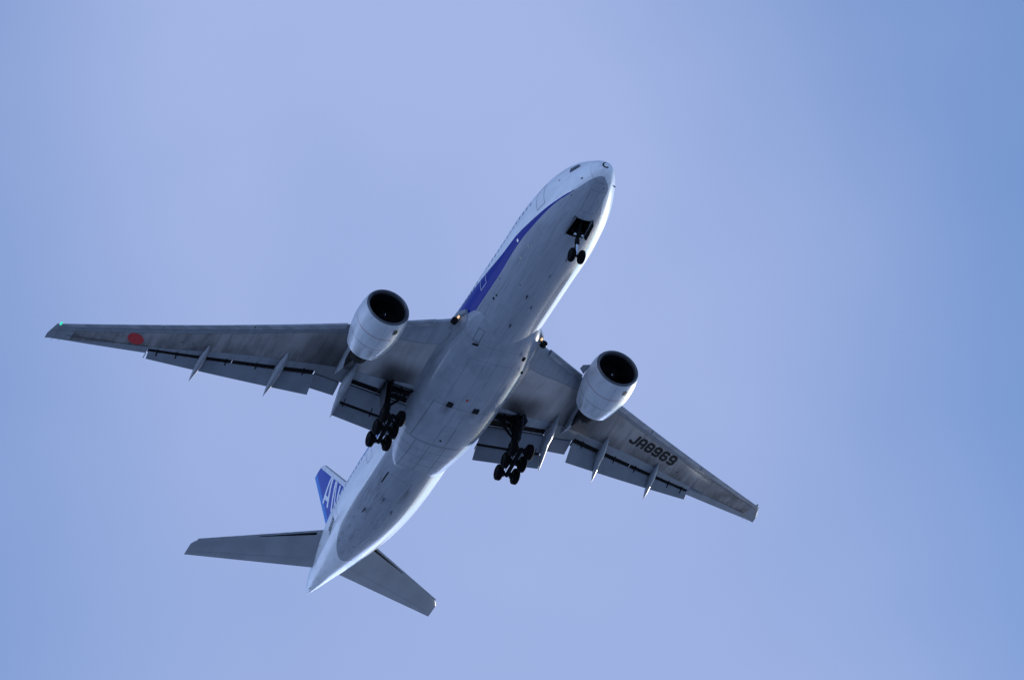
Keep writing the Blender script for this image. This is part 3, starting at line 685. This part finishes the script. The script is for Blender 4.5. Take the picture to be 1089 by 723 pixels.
# ------------------------------------------------------------------ tail
def foil(n=10, t_=.1):
    xs_ = [.5*(1-math.cos(math.pi*k/n)) for k in range(n+1)]; th_ = [5*t_*(.2969*math.sqrt(v)-.126*v-.3516*v*v+.2843*v**3-.1036*v**4) for v in xs_]
    return xs_, th_
for sgn in (1, -1):
    q = []
    for y_ in (.4, 1.5, 3, 5, 7, 9, 10.3, 10.62, 10.8):
        le = 53.55+(y_-1.5)*.765; te = 58.85+(y_-1.2)*.418; z0 = 1.32+.135*(y_-1.5)
        if y_ > 10.3: le += (y_-10.3)**1.5*1.6
        c_ = te-le; xs_, th_ = foil(12, .10 if y_ < 10.5 else .06)
        q.append([(le+c_*a, y_, z0-th_[i]*c_) for i, a in enumerate(xs_)] + [(le+c_*xs_[i], y_, z0+th_[i]*c_) for i in range(len(xs_)-2, 0, -1)])
    V_, F_ = loft(q, True, True, True); st_ = mesh('stabilizer', pair(V_, sgn), F_, TAILP, root)
    def stz(x_, y_):
        le = 53.55+(y_-1.5)*.765; te = 58.85+(y_-1.2)*.418; z0 = 1.32+.135*(y_-1.5); xs_, th_ = foil(12, .10); return z0-np.interp((x_-le)/(te-le), xs_, th_)*(te-le)
    q = []
    for i in range(12):
        y_ = 1.9+8.3*i/11; te = 58.85+(y_-1.2)*.418; le = 53.55+(y_-1.5)*.765; x_ = te-.27*(te-le); q.append([(x_, y_, stz(x_, y_)-.008), (x_+.035, y_, stz(x_+.035, y_)-.008)])
    V_, F_ = loft(q, False); mesh('elevator_seam', pair(V_, sgn), F_, SEAM, st_, False)
    q = []
    for i in range(6):
        y_ = 2.4+3.9*i/5; le = 53.55+(y_-1.5)*.765; w_ = .26-.2*i/5; q.append([(le+.10, y_, stz(le+.10, y_)-.012), (le+.1+w_, y_, stz(le+.1+w_, y_)-.012)])
    V_, F_ = loft(q, False); mesh('leading_edge_dark_strip', pair(V_, sgn), F_, BLACK, st_, False)  # tapering black strip laid along the inboard leading edge
    q = []
    for i in range(14):
        y_ = 1.3+9.2*i/13; le = 53.55+(y_-1.5)*.765; q.append([(le-.015, y_, 1.32+.135*(y_-1.5)+.03), (le-.03, y_, 1.32+.135*(y_-1.5)-.02), (le+.05, y_, stz(le+.05, y_)-.01)])
    V_, F_ = loft(q, False); mesh('leading_edge_strip', pair(V_, sgn), F_, SLATM, st_)
# fin
def finle(z): return 54.0+(z-7.0)*.935
def finte(z): return 61.25+(z-12.3)*.40
q = []
for z_ in (2.2, 3, 5, 7, 9, 11, 12.2, 12.6, 12.8):
    le, te = finle(z_), finte(z_)+.05
    if z_ > 12.2: le += (z_-12.2)*.5
    c_ = te-le; xs_, th_ = foil(14, .10 if z_ < 12.5 else .06)
    q.append([(le+c_*a, -th_[i]*c_, z_) for i, a in enumerate(xs_)] + [(le+c_*xs_[i], th_[i]*c_, z_) for i in range(len(xs_)-2, 0, -1)])
V, F = loft(q, True, True, True); fin = mesh('fin', V, F, FIN, root)
def finy(x_, z_):
    le, te = finle(z_), finte(z_)+.05; xs_, th_ = foil(14, .10); return np.interp((x_-le)/(te-le), xs_, th_)*(te-le)
def fmap_fin(sgn):
    def f(s, v):
        if sgn > 0: x_, z_ = 59.45-.66*s-.75*v, 8.71-.75*s+.66*v
        else: x_, z_ = 55.2+.66*s-.75*v*1, 3.9+.75*s+.66*v
        return (x_, sgn*(finy(x_, z_)+.012), z_)
    return f
def fstroke(quads, fm_, mb, sub=5):
    for A_, B_, C_, D_ in quads:
        A_, B_, C_, D_ = [Vector(p) for p in (A_, B_, C_, D_)]
        mb.add(*loft([[fm_(A_.lerp(B_, a/sub).lerp(D_.lerp(C_, a/sub), b_).x, A_.lerp(B_, a/sub).lerp(D_.lerp(C_, a/sub), b_).y) for b_ in (0, .5, 1)] for a in range(sub+1)], False))
def q4(b0, b1, t1, t0, vb=0, vt=2.4): return (Vector((b0, vb, 0)), Vector((t0, vt, 0)), Vector((t1, vt, 0)), Vector((b1, vb, 0)))
def finletter(ch, s0, fm_):
    mb = MB(); o = s0
    if ch == 'A':
        Q = [q4(o-.10, o+.38, o+1.02, o+.66), q4(o+1.58, o+2.12, o+1.45, o+1.02), (Vector((o+.52, .42, 0)), Vector((o+.60, .78, 0)), Vector((o+1.42, .78, 0)), Vector((o+1.46, .42, 0)))]
    else:
        Q = [q4(o+.85, o+1.30, o+.30, o-.12), q4(o+2.0, o+2.35, o+.56, o+.30), q4(o+2.35, o+2.78, o+1.85, o+1.45)]
    fstroke(Q, fm_, mb); mb.build('airline_lettering', PALE, fin, False)
for sgn in (1, -1):
    fm_ = fmap_fin(sgn)
    if sgn > 0:
        finletter('A', 0, fm_); finletter('N', 2.35, fm_); finletter('A', 5.15, fm_)
    else:
        finletter('A', 0.2, fm_); finletter('N', 2.2, fm_); finletter('A', 4.9, fm_)
# small registration on the rear fuselage
for sgn in (1, -1):
    def fm2(s, v, sgn=sgn):
        x_ = (52.3-s*.42) if sgn > 0 else (50.2+s*.42); z_ = -.30+v*.42
        p = fus_pt(x_, za(x_, z_), .008); return (p[0], p[1]*sgn, p[2])
    letters('registration_lettering', 'JA8969', fm2, BLACK, fuselage, adv=.8, w_=.62, t_=.18)
# apu exhaust
mb = MB(); mb.add(*lathe((61.9, -.02, 2.2), (1, 0, .05), [(0, .20), (.55, .19), (.55, .14), (.1, .14)], 20)); mb.build('exhaust_outlet', CORE, fuselage)

# ------------------------------------------------------------------ landing gear
def wheel(name, c, r, wd_, parent, n=36):
    pr = [(-wd_/2+.06, r*.50), (-wd_/2+.02, r*.58), (-wd_/2, r*.78), (-wd_/2+.05, r*.93), (-wd_*.25, r), (-.02, r), (-.02, r-.015), (.02, r-.015), (.02, r), (wd_*.25, r), (wd_/2-.05, r*.93), (wd_/2, r*.78), (wd_/2-.02, r*.58), (wd_/2-.06, r*.50)]
    mb = MB(); V_, F_ = lathe(c, (0, 1, 0), pr, n); mb.add(V_, F_, 0)
    for s in (-1, 1): mb.add(*lathe(c, (0, 1, 0), [(s*(wd_/2-.06), r*.50), (s*(wd_/2-.10), r*.44), (s*(wd_/2-.13), r*.2), (s*(wd_/2-.02), r*.16), (s*(wd_/2-.02), .001)], n), 1)
    return mb.build(name, None, parent, True, [RUB, STRUT])
# nose gear
TX, TZ = 6.1, -5.28
mb = MB()
mb.add(*tube((5.75, 0, -2.0), (6.0, 0, -4.15), .15)); mb.add(*tube((5.86, -.5, -3.0), (5.86, .5, -3.0), .09)); mb.add(*tube((5.97, 0, -3.75), (6.0, 0, -4.15), .2))
mb.add(*tube((4.6, 0, -2.1), (5.85, 0, -3.4), .09)); mb.add(*boxm((5.72, 0, -3.55), .12, .75, .16))
mb.add(*tube((TX, -.42, TZ), (TX, .42, TZ), .10))
mb.add(*prism([(6.15, -.12, -4.1), (6.5, -.05, -4.6), (6.44, -.05, -4.66), (6.1, -.12, -4.2)], (0, .2, 0))); mb.add(*prism([(6.5, -.05, -4.6), (6.2, -.1, -5.15), (6.12, -.1, -5.1), (6.42, -.05, -4.55)], (0, .2, 0)))
ng = mb.build('nose_gear', STRUT, root)
mb = MB(); mb.add(*tube((6.0, 0, -4.15), (TX, 0, TZ), .085)); mb.build('oleo_strut', CHROME, ng)
for s in (-1, 1): wheel('wheel', (TX, s*.40, TZ), .56, .40, ng)
for s in (-1, 1):
    mb = MB(); mb.add(*lathe((5.62, s*.3, -3.52), (1, 0, .1), [(0, .001), (.01, .10), (.1, .11), (.2, .05)], 16)); mb.build('taxi_light', simple('lamp_glass', (.5, .55, .6), .1, .2), ng)
for s in (-1, 1):
    mb = MB(); mb.add(*prism([(4.66, s*.74, -2.66), (6.5, s*.76, -2.85), (6.45, s*.86, -3.22), (6.25, s*.88, -3.28), (4.76, s*.84, -3.04)], (0, .035*s, 0))); mb.build('gear_door', None, ng, False, [GDOOR] if s > 0 else [DARK])
# main gear
for sgn in (1, -1):
    gy, gx, gz = 5.49, 31.72, -5.32; tilt = math.radians(7)
    mb = MB()
    mb.add(*tube((31.25, gy-.05, -.9), (31.62, gy, -3.5), .27, .25)); mb.add(*tube((31.5, gy, -3.1), (31.62, gy, -3.5), .31))
    mb.add(*tube((30.7, gy, -1.05), (32.0, gy, -1.05), .16))
    # side brace (two links) and drag brace
    mb.add(*tube((30.9, 3.6, -1.5), (31.4, 4.5, -2.3), .10)); mb.add(*tube((31.4, 4.5, -2.3), (31.55, gy-.1, -3.15), .11)); mb.add(*tube((31.9, 3.75, -1.9), (31.4, 4.5, -2.3), .07))
    mb.add(*tube((30.55, gy-.1, -1.1), (31.5, gy, -3.2), .10)); mb.add(*tube((32.15, gy-.3, -1.25), (31.62, gy, -2.9), .08)); mb.add(*tube((31.3, 3.6, -1.35), (31.35, gy, -1.75), .08))
    mb.add(*tube((31.1, 4.4, -1.1), (31.4, 4.5, -2.3), .06)); mb.add(*tube((31.75, 4.3, -1.2), (31.5, gy-.2, -2.3), .05))
    # torque links behind the leg
    mb.add(*prism([(31.8, gy-.14, -3.3), (32.35, gy-.06, -3.85), (32.3, gy-.06, -3.98), (31.75, gy-.14, -3.55)], (0, .2, 0))); mb.add(*prism([(32.35, gy-.06, -3.85), (31.85, gy-.12, -4.55), (31.75, gy-.12, -4.45), (32.25, gy-.06, -3.8)], (0, .2, 0)))
    # bogie beam and axles
    bd = Vector((math.cos(tilt), 0, -math.sin(tilt))); bc = Vector((gx, gy, gz))
    mb.add(*tube(tuple(bc-bd*1.62), tuple(bc+bd*1.62), .17)); 
    for k in (-1, 0, 1): 
        p = bc+bd*(1.45*k); mb.add(*tube((p.x, gy-.72, p.z), (p.x, gy+.72, p.z), .12))
        for s in (-1, 1): mb.add(*tube((p.x, gy+s*.25, p.z), (p.x, gy+s*.42, p.z), .26))
    for s in (-1, 1): mb.add(*tube(tuple(bc-bd*1.3+Vector((0, s*.2, .25))), tuple(bc+bd*1.3+Vector((0, s*.2, .25))), .035))
    mb.add(*tube((31.45, gy+.1, -3.2), tuple(bc-bd*1.1+Vector((0, 0, .1))), .06))
    mg = mesh('main_gear', pair(mb.V, sgn), mb.F, STRUT, root)
    mb = MB(); mb.add(*tube((31.62, gy, -3.5), (gx, gy, gz), .14)); mesh('oleo_strut', pair(mb.V, sgn), mb.F, CHROME, mg)
    for k in (-1, 0, 1):
        for s in (-1, 1):
            p = bc+bd*(1.45*k); wheel('wheel', (p.x, sgn*(gy+s*.70), p.z), .655, .50, mg)
    # door carried on the leg and the small hinged door at the wing
    mb = MB(); mb.add(*prism([(30.55, gy+.34, -1.15), (32.05, gy+.34, -1.15), (32.05, gy+.36, -2.2), (31.95, gy+.34, -3.25), (31.2, gy+.34, -3.3), (30.75, gy+.36, -2.2)], (0, .04, 0))); mesh('gear_door', pair(mb.V, sgn), mb.F, GDOOR, mg, False)
    mb = MB(); mb.add(*prism([(30.5, gy+.42, -1.12), (32.1, gy+.42, -1.12), (32.0, gy+.72, -1.75), (30.65, gy+.72, -1.75)], (0, .03, 0))); mesh('gear_door', pair(mb.V, sgn), mb.F, GDOOR, mg, False)
